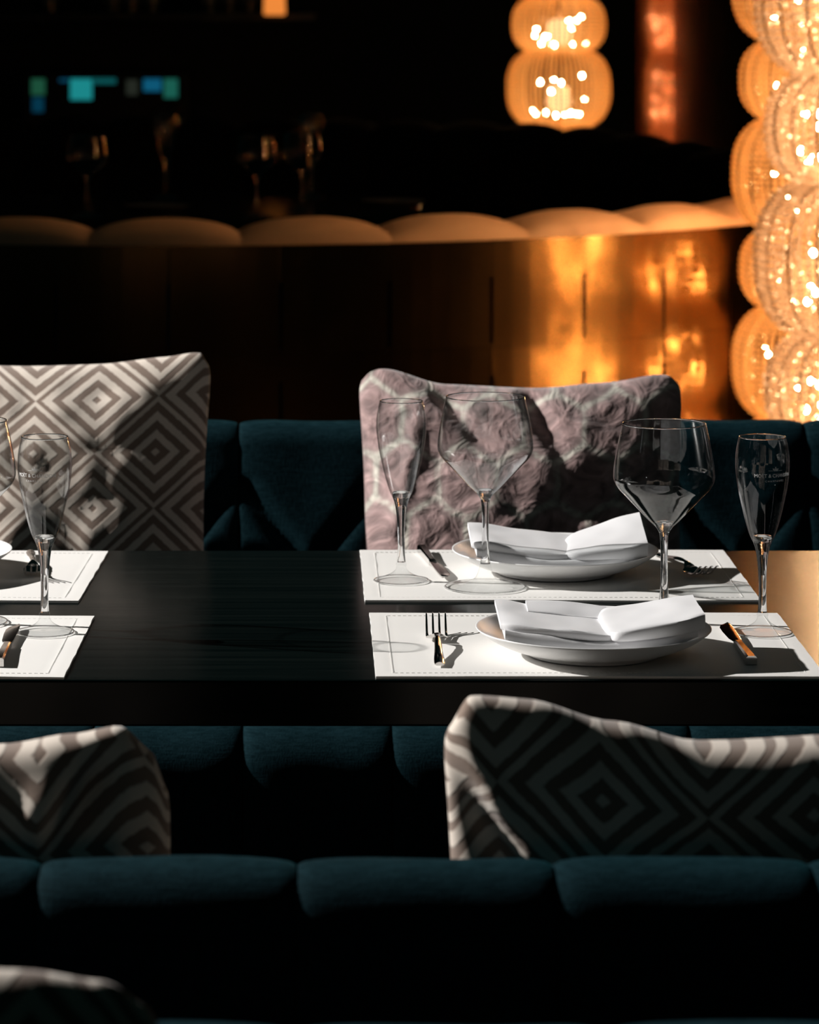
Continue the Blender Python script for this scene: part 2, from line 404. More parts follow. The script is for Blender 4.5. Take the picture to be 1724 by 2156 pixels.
# near bench (seen from behind)
nb = thing('upholstered_bench', 'blue-grey channelled bench nearest the front of the table, seen from behind', 'bench', (0, 2.66, 0))
SN = 0.203; n0 = -0.0095
prof2 = rounded_back(-0.05, 0.06, 0.10, 0.773, 0.045)
for k in range(-7, 9):
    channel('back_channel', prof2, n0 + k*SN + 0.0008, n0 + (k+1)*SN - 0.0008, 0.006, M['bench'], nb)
sp_ = [(-y, z) for y, z in seat_prof(-0.48, -0.07, 0.47, 0.30, 0.05)][::-1]
for k in range(-7, 9):
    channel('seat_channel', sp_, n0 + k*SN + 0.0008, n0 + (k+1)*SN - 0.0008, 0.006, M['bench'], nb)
b = MB(); b.box(-1.4, 1.6, -0.045, 0.42, 0.0, 0.30); bevel(b.build('base', M['woodleg'], nb), 0.004)
b = MB(); b.box(-1.4, 1.6, -0.015, 0.03, 0.30, 0.735); b.build('back_board', M['woodleg'], nb)
# bench in the very front
vb = thing('upholstered_bench', 'dark bench at the bottom edge of the picture, only its top edge showing', 'bench', (0, 2.16, 0))
prof3 = rounded_back(-0.04, 0.07, 0.10, 0.788, 0.04)
for k in range(-6, 7):
    channel('back_channel', prof3, n0 + k*SN + 0.0008, n0 + (k+1)*SN - 0.0008, 0.006, M['bench'], vb)
b = MB(); b.box(-1.2, 1.4, -0.035, 0.065, 0.0, 0.1); b.build('base', M['woodleg'], vb)

# ------------------------------------------------------------------ pillows
def hexcell(x, y, w, h):
    # distance to the border of a hexagonal (ogee) cell, 0 at border, 1 at centre
    best = []
    for gx in range(-1, 2):
        for gy in range(-2, 3):
            row = math.floor(y/h) + gy
            off = 0.5 if row % 2 else 0.0
            cxx = (math.floor(x/w - off) + gx + off + 0.5)*w; cyy = (row+0.5)*h
            best.append(math.hypot((x-cxx)/w, (y-cyy)/h*0.86))
    best.sort(); return max(0, min(1, (best[1]-best[0])*2.0))
def pillow(label, w, h, t, loc, lean, rz, m, top=None, pinch=(0.05, 0.04, 0.04), fold=None, seed=0, uvo=(0, 0), n=64, hexa=False, roll=0, group=None, belly=0.5):
    rnd = random.Random(seed)
    v = []; uvs = []; cell = []
    N_ = n+1
    def pos(u, vv, side):
        cr_ = (abs(u)*abs(vv))**14; rc = 1 - 0.055*cr_
        x = u*w/2*(1 - pinch[0]*(1-vv*vv))*rc
        zz = (vv+1)/2
        z = h/2 + vv*h/2*(1 - (pinch[1] if vv > 0 else pinch[2])*(1-u*u))*rc
        if top: z += interp(top, u)*zz**2.5
        e = max(0.0, (1-u*u))*max(0.0, (1-vv*vv))
        th = t/2*e**belly
        nzv = noise.noise(Vector((u*3+seed, vv*3, side)))*0.008 + noise.noise(Vector((u*8, vv*8+seed, side*3)))*0.004
        th += nzv*min(1, e*3)
        y = side*th
        if fold: 
            dx, dy, dz = fold(u, vv, side, min(1, e*6)); x += dx; y += dy; z += dz
        return Vector((x, y, z))
    for side in (-1, 1):
        for j in range(N_):
            for i in range(N_):
                u = math.sin(math.pi/2*(-1+2*i/n)); vv = math.sin(math.pi/2*(-1+2*j/n))
                v.append(pos(u, vv, side))
                uvs.append((u*w/2+uvo[0], vv*h/2+uvo[1]))
                cell.append(hexcell(u*w/2+10.03+0.006*noise.noise(Vector((u*6, vv*6, 5))), vv*h/2+10.02+0.006*noise.noise(Vector((u*6, vv*6, 9))), 0.088, 0.083) if hexa else 0)
    f = []
    for s in (0, 1):
        o0 = s*N_*N_
        for j in range(n):
            for i in range(n):
                q = (o0+j*N_+i, o0+j*N_+i+1, o0+(j+1)*N_+i+1, o0+(j+1)*N_+i)
                f.append(q if s == 0 else q[::-1])
    me = bpy.data.meshes.new('pillow'); me.from_pydata(v, [], f)
    ul = me.uv_layers.new(name='UVMap')
    for l in me.loops: ul.data[l.index].uv = uvs[l.vertex_index]
    if hexa:
        at_ = me.attributes.new('cell', 'FLOAT', 'POINT'); at_.data.foreach_set('value', cell)
    bm = bmesh.new(); bm.from_mesh(me); bmesh.ops.remove_doubles(bm, verts=bm.verts, dist=1e-5); bm.to_mesh(me); bm.free()
    me.polygons.foreach_set('use_smooth', [True]*len(me.polygons))
    o = link('throw_pillow', me, m); o.location = loc; o.rotation_mode = 'XYZ'; o.rotation_euler = (R(lean), R(roll), R(rz))
    tag(o, label, 'pillow', group)
    return o
pillow('beige throw pillow with concentric brown diamonds, leaning on the far bench at left', 0.475, 0.455, 0.17,
       at(90, 4.74, 0.498), -13, 0, M['diamond'],
       top=[(-1, 0.006), (-0.2, 0.004), (0.3, 0.006), (0.7, 0.012), (0.95, 0.018), (1, 0.012)], pinch=(0.055, 0.05, 0.03), seed=3, uvo=(-0.076, -0.090))
def rfold(u, v, s, e):
    if s > 0: return (0, 0, 0)
    d = 0
    for (uu, vv, ang, ln, amp) in ((-0.42, 0.80, -0.9, 0.30, 0.020), (0.12, 0.74, -1.2, 0.34, 0.020), (-0.75, 0.3, 1.3, 0.5, -0.010)):
        a = (u-uu)*math.cos(ang)+(v-vv)*math.sin(ang); c = -(u-uu)*math.sin(ang)+(v-vv)*math.cos(ang)
        d += amp*math.exp(-(c/0.06)**2-(a/ln)**2)
    return (0, d*e, 0)
pillow('mauve crushed velvet throw pillow with pale honeycomb lines behind the far plate', 0.470, 0.435, 0.17,
       at(1104, 4.74, 0.498), -13, 0, M['hex'],
       top=[(-1, 0.008), (-0.85, 0.012), (-0.45, -0.008), (0.1, -0.012), (0.5, -0.006), (0.9, 0.004), (1, 0.002)], pinch=(0.05, 0.03, 0.03), seed=11, n=90, hexa=True, fold=rfold)
def nfold(u, v, s, e):
    if s > 0: return (0, 0, 0)
    # diagonal crease from the upper left corner
    c = (u+0.98)*0.80 + (v-0.86)*0.60; a = -(u+0.98)*0.60*-1 + (0.86-v)*0.8
    d = 0.022*math.exp(-(c/0.05)**2)*math.exp(-(a/0.7)**2)
    d2 = -0.016*math.exp(-((c+0.13)/0.08)**2)*math.exp(-(a/0.6)**2)
    return (0, -(d+d2)*e, 0)
pillow('dark-shaded diamond throw pillow on the near bench at lower right, facing away', 0.48, 0.400, 0.115,
       at(1512, 2.87, 0.468), 9, 0, M['diamond'],
       top=[(-1, 0.004), (-0.9, 0.022), (-0.7, 0.020), (-0.4, 0.004), (-0.1, -0.012), (0.4, -0.008), (1, 0.02)], pinch=(0.05, 0.06, 0.03), seed=21, uvo=(0.02, 0.012), fold=nfold, belly=0.36)
def lfold(u, v, s, e):
    if s > 0: return (0, 0, 0)
    c = (u-0.72)*0.93 - (v-0.80)*0.37; a = (u-0.72)*0.37 + (v-0.80)*0.93
    d = -0.030*math.exp(-(c/0.06)**2-(a/0.22)**2) + 0.018*math.exp(-((c+0.15)/0.07)**2-((a+0.1)/0.12)**2)
    return (0, -d*e, 0)
pillow('diamond throw pillow with a pinched corner on the near bench at lower left', 0.47, 0.384, 0.13,
       at(-218, 2.87, 0.468), 9, 0, M['diamond'],
       top=[(-1, 0.0), (0, -0.006), (0.4, -0.004), (0.66, 0.004), (0.82, 0.010), (0.95, -0.008), (1, -0.03)], pinch=(0.0, 0.04, 0.03), seed=33, uvo=(0.05, 0.05), fold=lfold, belly=0.40)
pillow('diamond throw pillow cut off by the bottom left corner of the picture', 0.50, 0.435, 0.15,
       Vector((-0.325, 2.03, 0.435)), -3, 0, M['diamond'],
       top=[(-1, -0.03), (-0.4, 0.0), (0.3, 0.004), (0.6, 0.0), (0.8, -0.006), (0.92, -0.018), (1, -0.04)], pinch=(0.0, 0.0, 0.03), seed=41, uvo=(0.02, 0.07))

# ------------------------------------------------------------------ placemats
def placemat(label, x0, x1, y0, y1, rz, seed, group='placemats on the long table'):
    t = thing('placemat', label, 'placemat', ((x0+x1)/2, (y0+y1)/2, TZ), R(rz), group)
    hw, hd = (x1-x0)/2, (y1-y0)/2; nx, ny = 70, 44; v = []; f = []
    def hz(x, y):
        e = min(hw-abs(x), hd-abs(y))
        z = 0.0022 + 0.0007*(noise.noise(Vector((x*5+seed, y*22, seed)))+0.2)
        z += 0.0003*(1 if e < 0.018 else 0) - 0.0002*math.exp(-((e-0.0195)/0.002)**2)
        return z
    def wob(x, y):
        return (x + 0.0010*noise.noise(Vector((y*30, seed, 1))), y + 0.0008*noise.noise(Vector((x*34, seed, 2))))
    xs = [-hw + 2*hw*i/nx for i in range(nx+1)]; ys = [-hd + 2*hd*i/ny for i in range(ny+1)]
    for y in ys:
        for x in xs:
            a, c = wob(x, y); v.append((a, c, hz(x, y)))
    top = len(v)
    for y in ys:
        for x in xs:
            a, c = wob(x, y); v.append((a, c, 0.0001))
    n = nx+1
    for j in range(ny):
        for i in range(nx):
            f.append((j*n+i, j*n+i+1, (j+1)*n+i+1, (j+1)*n+i))
            f.append((top+j*n+i, top+(j+1)*n+i, top+(j+1)*n+i+1, top+j*n+i+1))
    for i in range(nx):
        f.append((i+1, i, top+i, top+i+1)); k = ny*n+i; f.append((k, k+1, top+k+1, top+k))
    for j in range(ny):
        k = j*n; f.append((k, k+n, top+k+n, top+k)); k = j*n+nx; f.append((k+n, k, top+k, top+k+n))
    mesh('cloth', v, f, M['linen'], t, True, 40)
    s = MB(); step = 0.006      # running stitch beside the hem
    for sx in (-1, 1):
        y = -hd+0.02
        while y < hd-0.02:
            s.box(sx*(hw-0.0185)-0.0004, sx*(hw-0.0185)+0.0004, y, y+0.0035, 0.0020, 0.0029); y += step
    for sy in (-1, 1):
        x = -hw+0.02
        while x < hw-0.02:
            s.box(x, x+0.0035, sy*(hd-0.0185)-0.0004, sy*(hd-0.0185)+0.0004, 0.0020, 0.0029); x += step
    o = s.build('stitching', M['linen'], t); o['kind'] = 'stuff'
    return t
placemat('white linen placemat under the near plate, at the table front right', 0.0700, 0.5410, 3.527, 3.893, 0, 1)
placemat('white linen placemat under the far plate, in front of the mauve pillow', 0.0658, 0.5330, 3.975, 4.338, 0, 2)
placemat('white linen placemat at front left, with a flute on it and the knife shadow', -0.7240, -0.2510, 3.530, 3.880, -1.6, 3)
placemat('white linen placemat at back left, below the brown diamond pillow', -0.7360, -0.2640, 3.980, 4.338, -2.2, 4)
MZ = TZ + 0.0034

# ------------------------------------------------------------------ plates and napkins
def make_plate(label, loc):
    b = MB()
    outer = curve([(0, 0.0015), (0.060, 0.0015), (0.066, 0), (0.072, 0.0005), (0.077, 0.004), (0.095, 0.0095), (0.113, 0.018), (0.1255, 0.0265)], 4)
    inner = curve([(0.1272, 0.0283), (0.1255, 0.0287), (0.112, 0.0212), (0.094, 0.0125), (0.075, 0.0075), (0.05, 0.0062), (0, 0.006)], 4)
    b.lathe([(p[0], p[1]) for p in outer] + [(p[0], p[1]) for p in inner], 72)
    o = b.build('dinner_plate', M['china'], None, True); o.location = loc
    return tag(o, label, 'plate', 'white dinner plates')
def slab(mb, nodes, nx, thick_fn=None, seed=0, ny=14):
    # nodes: list of (x, y_front, y_back, z_front, z_back, thickness) along the length
    K = curve_n(nodes, nx)
    sec = []
    for k in K:
        x, yf, yb, zf, zb, th = k
        ring = []
        M_ = 10
        r = th/2
        for i in range(M_+1):           # top, front -> back
            t = i/M_; y = yf + (yb-yf)*t; z = zf + (zb-zf)*t + r*0 
            z += 0.0016*noise.noise(Vector((x*30+seed, y*30, 1)))
            ring.append((x, y, z))
        for i in range(1, 6):           # back round
            a = math.pi*i/6; ring.append((x, yb + r*math.sin(a)*0.9, zb - r + r*math.cos(a)))
        for i in range(M_+1):
            t = 1-i/M_; y = yf + (yb-yf)*t; z = zf + (zb-zf)*t - th
            ring.append((x, y, z))
        for i in range(1, 6):
            a = math.pi*i/6; ring.append((x, yf - r*math.sin(a)*0.5, zf - r - r*math.cos(a)))
        sec.append(ring)
    n = len(sec[0]); v = [p for s_ in sec for p in s_]; f = []
    for i in range(len(sec)-1):
        for k in range(n):
            k2 = (k+1) % n; f.append((i*n+k, (i+1)*n+k, (i+1)*n+k2, i*n+k2))
    f.append(tuple(range(n))); f.append(tuple((len(sec)-1)*n+k for k in range(n))[::-1])
    mb.add(v, f)
def curve_n(nodes, nx):
    out = []
    for i in range(len(nodes)-1):
        a = [nodes[max(i-1, 0)], nodes[i], nodes[i+1], nodes[min(i+2, len(nodes)-1)]]
        for k in range(nx):
            t = k/nx
            out.append([0.5*((2*a[1][j])+(a[2][j]-a[0][j])*t+(2*a[0][j]-5*a[1][j]+4*a[2][j]-a[3][j])*t*t+(3*a[1][j]-a[0][j]-3*a[2][j]+a[3][j])*t**3) for j in range(6)])
    out.append(list(nodes[-1])); return out
def make_napkin(label, loc, lower, left, right, flap=None):
    t = thing('napkin', label, 'napkin', loc, 0, 'folded napkins on the plates')
    for nm, nd in (('lower_fold', lower), ('left_fold', left), ('right_fold', right), ('inner_fold', flap)):
        if nd is None: continue
        b = MB(); slab(b, nd, 8, seed=len(nm)); b.build(nm, M['napkin'], t, True, 50)
    return t
# near plate: centre (0.3077, 3.647)
PN = Vector((0.3077, 3.647, MZ)); PF = Vector((at(1169, 4.16).x, 4.165, MZ))
make_plate('white china plate with folded napkin, the nearer one at right', PN)
make_plate('white china plate with folded napkin, the farther one at right', PF)
make_plate('white china plate at the far left edge of the picture, on the back left mat', Vector((at(-192, 4.16).x, 4.16, MZ)))
make_napkin('white cloth napkin folded in a band with a notch, on the near plate', (PN.x, PN.y, MZ),
    # x, y_front, y_back, z_front, z_back, th
    [(-0.100, -0.076, 0.045, 0.0400, 0.0410, 0.011), (-0.05, -0.084, 0.045, 0.0335, 0.030, 0.014), (0.0, -0.086, 0.045, 0.0285, 0.025, 0.017), (0.055, -0.084, 0.040, 0.030, 0.028, 0.015), (0.105, -0.070, 0.035, 0.040, 0.038, 0.009)],
    [(-0.104, -0.066, 0.050, 0.0445, 0.0500, 0.006), (-0.09, -0.074, 0.052, 0.0450, 0.0485, 0.0095), (-0.05, -0.081, 0.050, 0.0415, 0.0405, 0.0085), (0.0, -0.083, 0.048, 0.0365, 0.035, 0.008), (0.030, -0.080, 0.046, 0.034, 0.033, 0.006)],
    [(0.006, -0.055, 0.010, 0.0355, 0.0375, 0.005), (0.016, -0.090, 0.040, 0.0390, 0.0410, 0.009), (0.05, -0.088, 0.048, 0.0445, 0.0450, 0.013), (0.09, -0.078, 0.050, 0.0515, 0.0520, 0.016), (0.113, -0.066, 0.048, 0.0545, 0.0545, 0.015)],
    [(-0.070, 0.010, 0.052, 0.0440, 0.0480, 0.004), (-0.03, 0.012, 0.052, 0.0395, 0.0475, 0.004), (0.0, 0.014, 0.050, 0.0365, 0.0445, 0.004), (0.018, 0.016, 0.048, 0.0365, 0.0420, 0.003)])
make_napkin('white cloth napkin folded in a band with a raised right end, on the far plate', (PF.x, PF.y, MZ),
    [(-0.100, -0.070, 0.045, 0.0400, 0.0410, 0.010), (-0.05, -0.082, 0.045, 0.033, 0.030, 0.014), (0.0, -0.084, 0.045, 0.0285, 0.025, 0.017), (0.055, -0.080, 0.040, 0.030, 0.028, 0.015), (0.100, -0.066, 0.035, 0.040, 0.038, 0.008)],
    [(-0.106, -0.060, 0.040, 0.047, 0.0555, 0.007), (-0.09, -0.068, 0.042, 0.0470, 0.0545, 0.0110), (-0.05, -0.077, 0.042, 0.0415, 0.0480, 0.011), (0.0, -0.080, 0.040, 0.0360, 0.0430, 0.010), (0.025, -0.070, 0.038, 0.035, 0.0400, 0.006)],
    [(0.004, -0.076, -0.03, 0.0340, 0.0335, 0.004), (0.02, -0.082, 0.018, 0.0370, 0.0430, 0.009), (0.05, -0.080, 0.034, 0.0400, 0.0520, 0.013), (0.085, -0.072, 0.040, 0.0440, 0.0625, 0.018), (0.108, -0.062, 0.040, 0.0470, 0.0680, 0.018)])

# ------------------------------------------------------------------ glassware
def make_glass(kind, label, group):
    t = thing(kind, label, 'glass', (0, 0, 0), 0, group)
    if kind == 'wine_glass':
        foot = [(0, 0.0004), (0.046, 0.0), (0.048, 0.0008), (0.0475, 0.0016), (0.036, 0.0032), (0.022, 0.0062), (0.013, 0.0105), (0.0088, 0.018), (0.0062, 0.028)]
        stem = [(0.0062, 0.028), (0.0045, 0.042), (0.0040, 0.065), (0.0041, 0.088), (0.0048, 0.100), (0.0064, 0.1065), (0.0105, 0.1125)]
        inside = [(0.0100, 0.1175), (0.0, 0.1150)]
        bo = [(0.0105, 0.1125), (0.018, 0.1195), (0.030, 0.1320), (0.043, 0.1455), (0.0525, 0.1555), (0.0570, 0.1640), (0.0577, 0.1720), (0.0560, 0.1870), (0.0525, 0.2060), (0.0475, 0.2285)]
    else:
        foot = [(0, 0.0004), (0.0315, 0.0), (0.0330, 0.0008), (0.0325, 0.0016), (0.022, 0.0045), (0.013, 0.0085), (0.0078, 0.0125), (0.0056, 0.0170), (0.0064, 0.0195), (0.0052, 0.0225)]
        stem = [(0.0052, 0.0225), (0.0044, 0.035), (0.0042, 0.050), (0.0050, 0.070), (0.0072, 0.090), (0.0105, 0.1010)]
        inside = [(0.0100, 0.1080), (0.0, 0.1050)]
        bo = [(0.0105, 0.1010), (0.0145, 0.1095), (0.0196, 0.1260), (0.0240, 0.1440), (0.0276, 0.1610), (0.0298, 0.1770), (0.0304, 0.1880), (0.0298, 0.2000), (0.0280, 0.2110), (0.0262, 0.2180)]
    fp = [(p[0], p[1]) for p in curve(foot, 4)] + [(0, foot[-1][1])]
    b = MB(); b.lathe(fp, 64); b.build('foot', M['foot'], t, True, 70)
    fr_ = foot[2][0] - 0.0002; b = MB(); b.tube([(fr_*math.cos(q*math.pi/32), fr_*math.sin(q*math.pi/32), 0.0009) for q in range(65)], 0.0008, 6); b.build('foot_rim', M['stem'], t, True)
    sp2 = [(0, stem[0][1]+0.0001)] + [(p[0], p[1]+0.0001) for p in curve(stem, 5)] + [(p[0], p[1]) for p in curve([(stem[-1][0], stem[-1][1]+0.0001)] + inside, 4)][1:]
    b = MB(); b.lathe(sp2, 48); b.build('stem', M['stem'], t, True, 70)
    po = curve(bo, 6); th = 0.0010
    pi_ = [Vector((max(p[0]-th, 0.0005), p[1]+0.0002)) for p in po][::-1]
    pi_[0] = Vector((po[-1][0]-0.0009, po[-1][1]+0.0002))
    b = MB(); b.lathe([(p[0], p[1]) for p in po] + [(po[-1][0]-0.00045, po[-1][1]+0.0005)] + [(p[0], p[1]) for p in pi_], 96)
    b.build('bowl', M['bowl'], t, True, 70)
    rr0, rz0 = po[-1][0]-0.0004, po[-1][1]+0.0004; b = MB()
    b.tube([(rr0*math.cos(q*math.pi/32), rr0*math.sin(q*math.pi/32), rz0) for q in range(65)], 0.0007, 6); b.build('rim', M['stem'], t, True)
    return t, po
def text_mesh(s, size):
    c = bpy.data.curves.new('t', 'FONT'); c.body = s; c.size = size; c.align_x = 'CENTER'; c.resolution_u = 3
    o = bpy.data.objects.new('t', c); COL.objects.link(o)
    bpy.context.view_layer.update()
    me = bpy.data.meshes.new_from_object(o.evaluated_get(bpy.context.evaluated_depsgraph_get()))
    bpy.data.objects.remove(o); return me
def wrap_print(t, po, ang0, z0):
    rad = [(p[1], p[0]) for p in po]
    def rr(z): return interp(rad, z) + 0.00015
    bm = bmesh.new()
    def addtext(s, size, z, sx=1.0):
        me = text_mesh(s, size); b2 = bmesh.new(); b2.from_mesh(me); bmesh.ops.triangulate(b2, faces=b2.faces)
        n = {}
        for v_ in b2.verts: n[v_.index] = bm.verts.new((v_.co.x*sx, 0, z + v_.co.y))
        for f_ in b2.faces:
            try: bm.faces.new([n[q.index] for q in f_.verts])
            except ValueError: pass
        b2.free()
    addtext('MO\u00cbT & CHANDON', 0.0056, 0.0, 0.95)
    addtext('C H A M P A G N E', 0.0030, -0.0052, 0.95)
    def poly(pts):
        vs = [bm.verts.new((p[0], 0, p[1])) for p in pts]; bm.faces.new(vs)
    # little crown with side rules and a dot below
    cz = 0.0072
    poly([(-0.0026, cz), (0.0026, cz), (0.0026, cz+0.0007), (-0.0026, cz+0.0007)])
    for k in range(5):
        x = -0.0024 + k*0.0012; hgt = 0.0024 if k == 2 else 0.0018
        poly([(x-0.0004, cz+0.0010), (x+0.0004, cz+0.0010), (x+0.0005*(k-2)*0.5+0.0004, cz+0.0010+hgt), (x+0.0005*(k-2)*0.5-0.0004, cz+0.0010+hgt)])
    poly([(-0.0004, cz+0.0037), (0.0004, cz+0.0037), (0.0004, cz+0.0045), (-0.0004, cz+0.0045)])
    for sx in (-1, 1): poly([(sx*0.0034, cz+0.0002), (sx*0.0085, cz+0.0002), (sx*0.0085, cz+0.0005), (sx*0.0034, cz+0.0005)][::sx])
    poly([(-0.0006, -0.0090), (0.0006, -0.0090), (0.0006, -0.0079), (-0.0006, -0.0079)])
    for v_ in bm.verts:
        z = z0 + v_.co.z; r = rr(z); a = ang0 + v_.co.x/0.0300
        v_.co = Vector((r*math.sin(a), -r*math.cos(a), z))
    me = bpy.data.meshes.new('printed_logo'); bm.to_mesh(me); bm.free()
    o = link('printed_logo', me, M['print'], t); o['label'] = 'small white printed crown and lettering'; return o
wine, _ = make_glass('wine_glass', 'wide wine glass standing between the far knife and far plate', 'wine glasses on the long table')
flute, fpo = make_glass('champagne_flute', 'slim plain flute without lettering at the corner of the far right mat', 'flutes on the long table')
wine.location = (at(1022, 4.056).x, 4.060, MZ)
flute.location = (at(845, 4.099).x, 4.105, MZ)
w2 = relabel(copy_tree(wine), 'wide wine glass behind the near napkin, right of the mauve pillow', (at(1398, 3.83).x, 3.83, MZ-0.0034))
w3 = relabel(copy_tree(wine), 'wide wine glass half cut off by the left edge of the picture', (at(-74, 3.83).x, 3.83, MZ))
f2 = relabel(copy_tree(flute), 'slim champagne flute with white lettering, the rightmost glass', (at(1605, 3.768).x, 3.768, MZ))
wrap_print(f2, fpo, R(21), 0.1770)
f3 = relabel(copy_tree(flute), 'slim champagne flute with white lettering in front of the brown diamond pillow', (at(94, 3.768).x, 3.768, MZ))
wrap_print(f3, fpo, R(-17), 0.1770)

# ------------------------------------------------------------------ cutlery
def make_fork(label, loc, rz):
    t = thing('fork', label, 'fork', loc, rz, 'forks on the long table')
    # local +y towards the tines
    def zc(y): return interp([(-0.11, 0.0035), (-0.08, 0.0050), (0.0, 0.0120), (0.015, 0.0120), (0.040, 0.0030), (0.065, 0.0050), (0.10, 0.0200)], y)
    def wd(y): return interp([(-0.11, 0.0052), (-0.10, 0.0058), (-0.03, 0.0040), (0.012, 0.0028), (0.028, 0.0075), (0.034, 0.0118), (0.048, 0.0122)], y)
    b = MB(); ys = [-0.110 + 0.004*i for i in range(36)]; ys = [y for y in ys if y < 0.030]
    v = []; f = []
    for y in ys:
        w_ = wd(y); z = zc(y); th = 0.0020 if y < 0.0 else 0.0013
        v += [(-w_, y, z-th*0.4), (-w_*0.6, y, z+th*0.6), (0, y, z+th), (w_*0.6, y, z+th*0.6), (w_, y, z-th*0.4), (w_*0.6, y, z-th), (-w_*0.6, y, z-th)]
    n = 7
    for i in range(len(ys)-1):
        for k in range(n): f.append((i*n+k, i*n+(k+1) % n, (i+1)*n+(k+1) % n, (i+1)*n+k))
    f.append(tuple(range(n))[::-1]); f.append(tuple((len(ys)-1)*n+k for k in range(n)))
    b.add(v, f); b.build('handle', M['steel'], t, True, 35)
    b = MB(); v = []; f = []; ys2 = [0.028, 0.031, 0.034, 0.038, 0.043, 0.048]
    for y in ys2:
        w_ = wd(y); z = zc(y); v += [(-w_, y, z+0.0012), (0, y, z-0.0004), (w_, y, z+0.0012), (w_, y, z-0.0004), (0, y, z-0.002), (-w_, y, z-0.0004)]
    for i in range(len(ys2)-1):
        for k in range(6): f.append((i*6+k, i*6+(k+1) % 6, (i+1)*6+(k+1) % 6, (i+1)*6+k))
    f.append(tuple(range(6))[::-1]); f.append(tuple((len(ys2)-1)*6+k for k in range(6)))
    b.add(v, f); b.build('head', M['steel'], t, True, 35)
    for k in range(4):
        x = -0.0106 + k*0.00707
        pts = [(x, y, zc(y)) for y in (0.046, 0.055, 0.065, 0.075, 0.085, 0.094, 0.100)]
        b = MB(); b.tube(pts, [0.0016, 0.0016, 0.0015, 0.0014, 0.0012, 0.0009, 0.0004], 8); b.build('tine', M['steel'], t, True)
    return t
def make_knife(label, loc, rz):
    t = thing('table_knife', label, 'knife', loc, rz, 'knives on the long table')
    # local +y towards the blade tip; heavy square handle, blade lying flat
    v = []; f = []; ys = [(-0.105, 0.0058, 0.0092), (-0.09, 0.0056, 0.0092), (-0.05, 0.0048, 0.0082), (-0.01, 0.0042, 0.0072), (0.0, 0.0050, 0.0066)]
    for y, w_, h in ys: v += [(-w_, y, 0.0), (-w_, y, h*0.8), (-w_*0.65, y, h), (w_*0.65, y, h), (w_, y, h*0.8), (w_, y, 0.0)]
    for i in range(len(ys)-1):
        for k in range(6): f.append((i*6+k, (i+1)*6+k, (i+1)*6+(k+1) % 6, i*6+(k+1) % 6))
    f.append(tuple(range(6))); f.append(tuple((len(ys)-1)*6+k for k in range(6))[::-1])
    mesh('handle', v, f, M['steel'], t, True, 30)
    out = [(0.0, -0.0045, 0.0045), (0.008, -0.0055, 0.0050), (0.02, -0.0075, 0.0055), (0.06, -0.0090, 0.0060), (0.085, -0.0088, 0.0060), (0.10, -0.006, 0.0058), (0.108, -0.001, 0.0050), (0.112, 0.003, 0.0038)]
    v = []; f = []
    for y, a, c in out: v += [(a, y, 0.0040), (a*0.2+c*0.8, y, 0.0054), (c, y, 0.0050), (c, y, 0.0032), (a*0.2+c*0.8, y, 0.0030)]
    for i in range(len(out)-1):
        for k in range(5): f.append((i*5+k, i*5+(k+1) % 5, (i+1)*5+(k+1) % 5, (i+1)*5+k))
    f.append(tuple(range(5))[::-1]); f.append(tuple((len(out)-1)*5+k for k in range(5)))
    mesh('blade', v, f, M['steel'], t, True, 30)
    return t
fork = make_fork('steel fork left of the near plate, tines pointing away', (at(922, 3.67).x, 3.682, MZ), R(-1))
fk2 = relabel(copy_tree(fork), 'steel fork right of the far plate, behind the wine glass stem', (at(1436, 4.19).x, 4.185, MZ), R(193))
fk3 = relabel(copy_tree(fork), 'steel fork on the back left mat, behind the flute stem', (at(78, 4.19).x - 0.006, 4.195, MZ), R(186))
knife = make_knife('steel knife right of the near plate, beside the lettered flute', (at(1556, 3.68).x, 3.69, MZ), R(-1) + math.atan2(-(at(1527, 3.79).x - at(1592, 3.575).x), 0.215))
kn2 = relabel(copy_tree(knife), 'steel knife left of the far plate, between flute and wine glass', (at(912, 4.21).x, 4.215, MZ), R(186))
kn3 = relabel(copy_tree(knife), 'steel knife at the left edge of the picture on the front left mat', (at(15, 3.68).x, 3.68, MZ), R(0))

# ------------------------------------------------------------------ bead pendant strings
HL, HS, RL, RS = 0.2415, 0.1745, 0.1665, 0.150
ico_v = []; ph = (1+5**.5)/2
for a in (-1, 1):
    for c in (-ph, ph): ico_v += [Vector((0, a, c)), Vector((a, c, 0)), Vector((c, 0, a))]
ico_v = [p.normalized() for p in ico_v]
bmi = bmesh.new(); [bmi.verts.new(p) for p in ico_v]; bmesh.ops.convex_hull(bmi, input=bmi.verts); bmi.verts.index_update()
ico_f = [tuple(v_.index for v_ in f_.verts) for f_ in bmi.faces]; ico_v = [v_.co.copy() for v_ in bmi.verts]; bmi.free()
def ball_profile(Rm, H, n=60):
    pts = []
    for i in range(n+1):
        t = -1+2*i/n
        pts.append((Rm*(0.60 + 0.40*(1-abs(t)**2.6)**0.62) if abs(t) < 1 else Rm*0.60, t*H/2*0.985))
    return pts
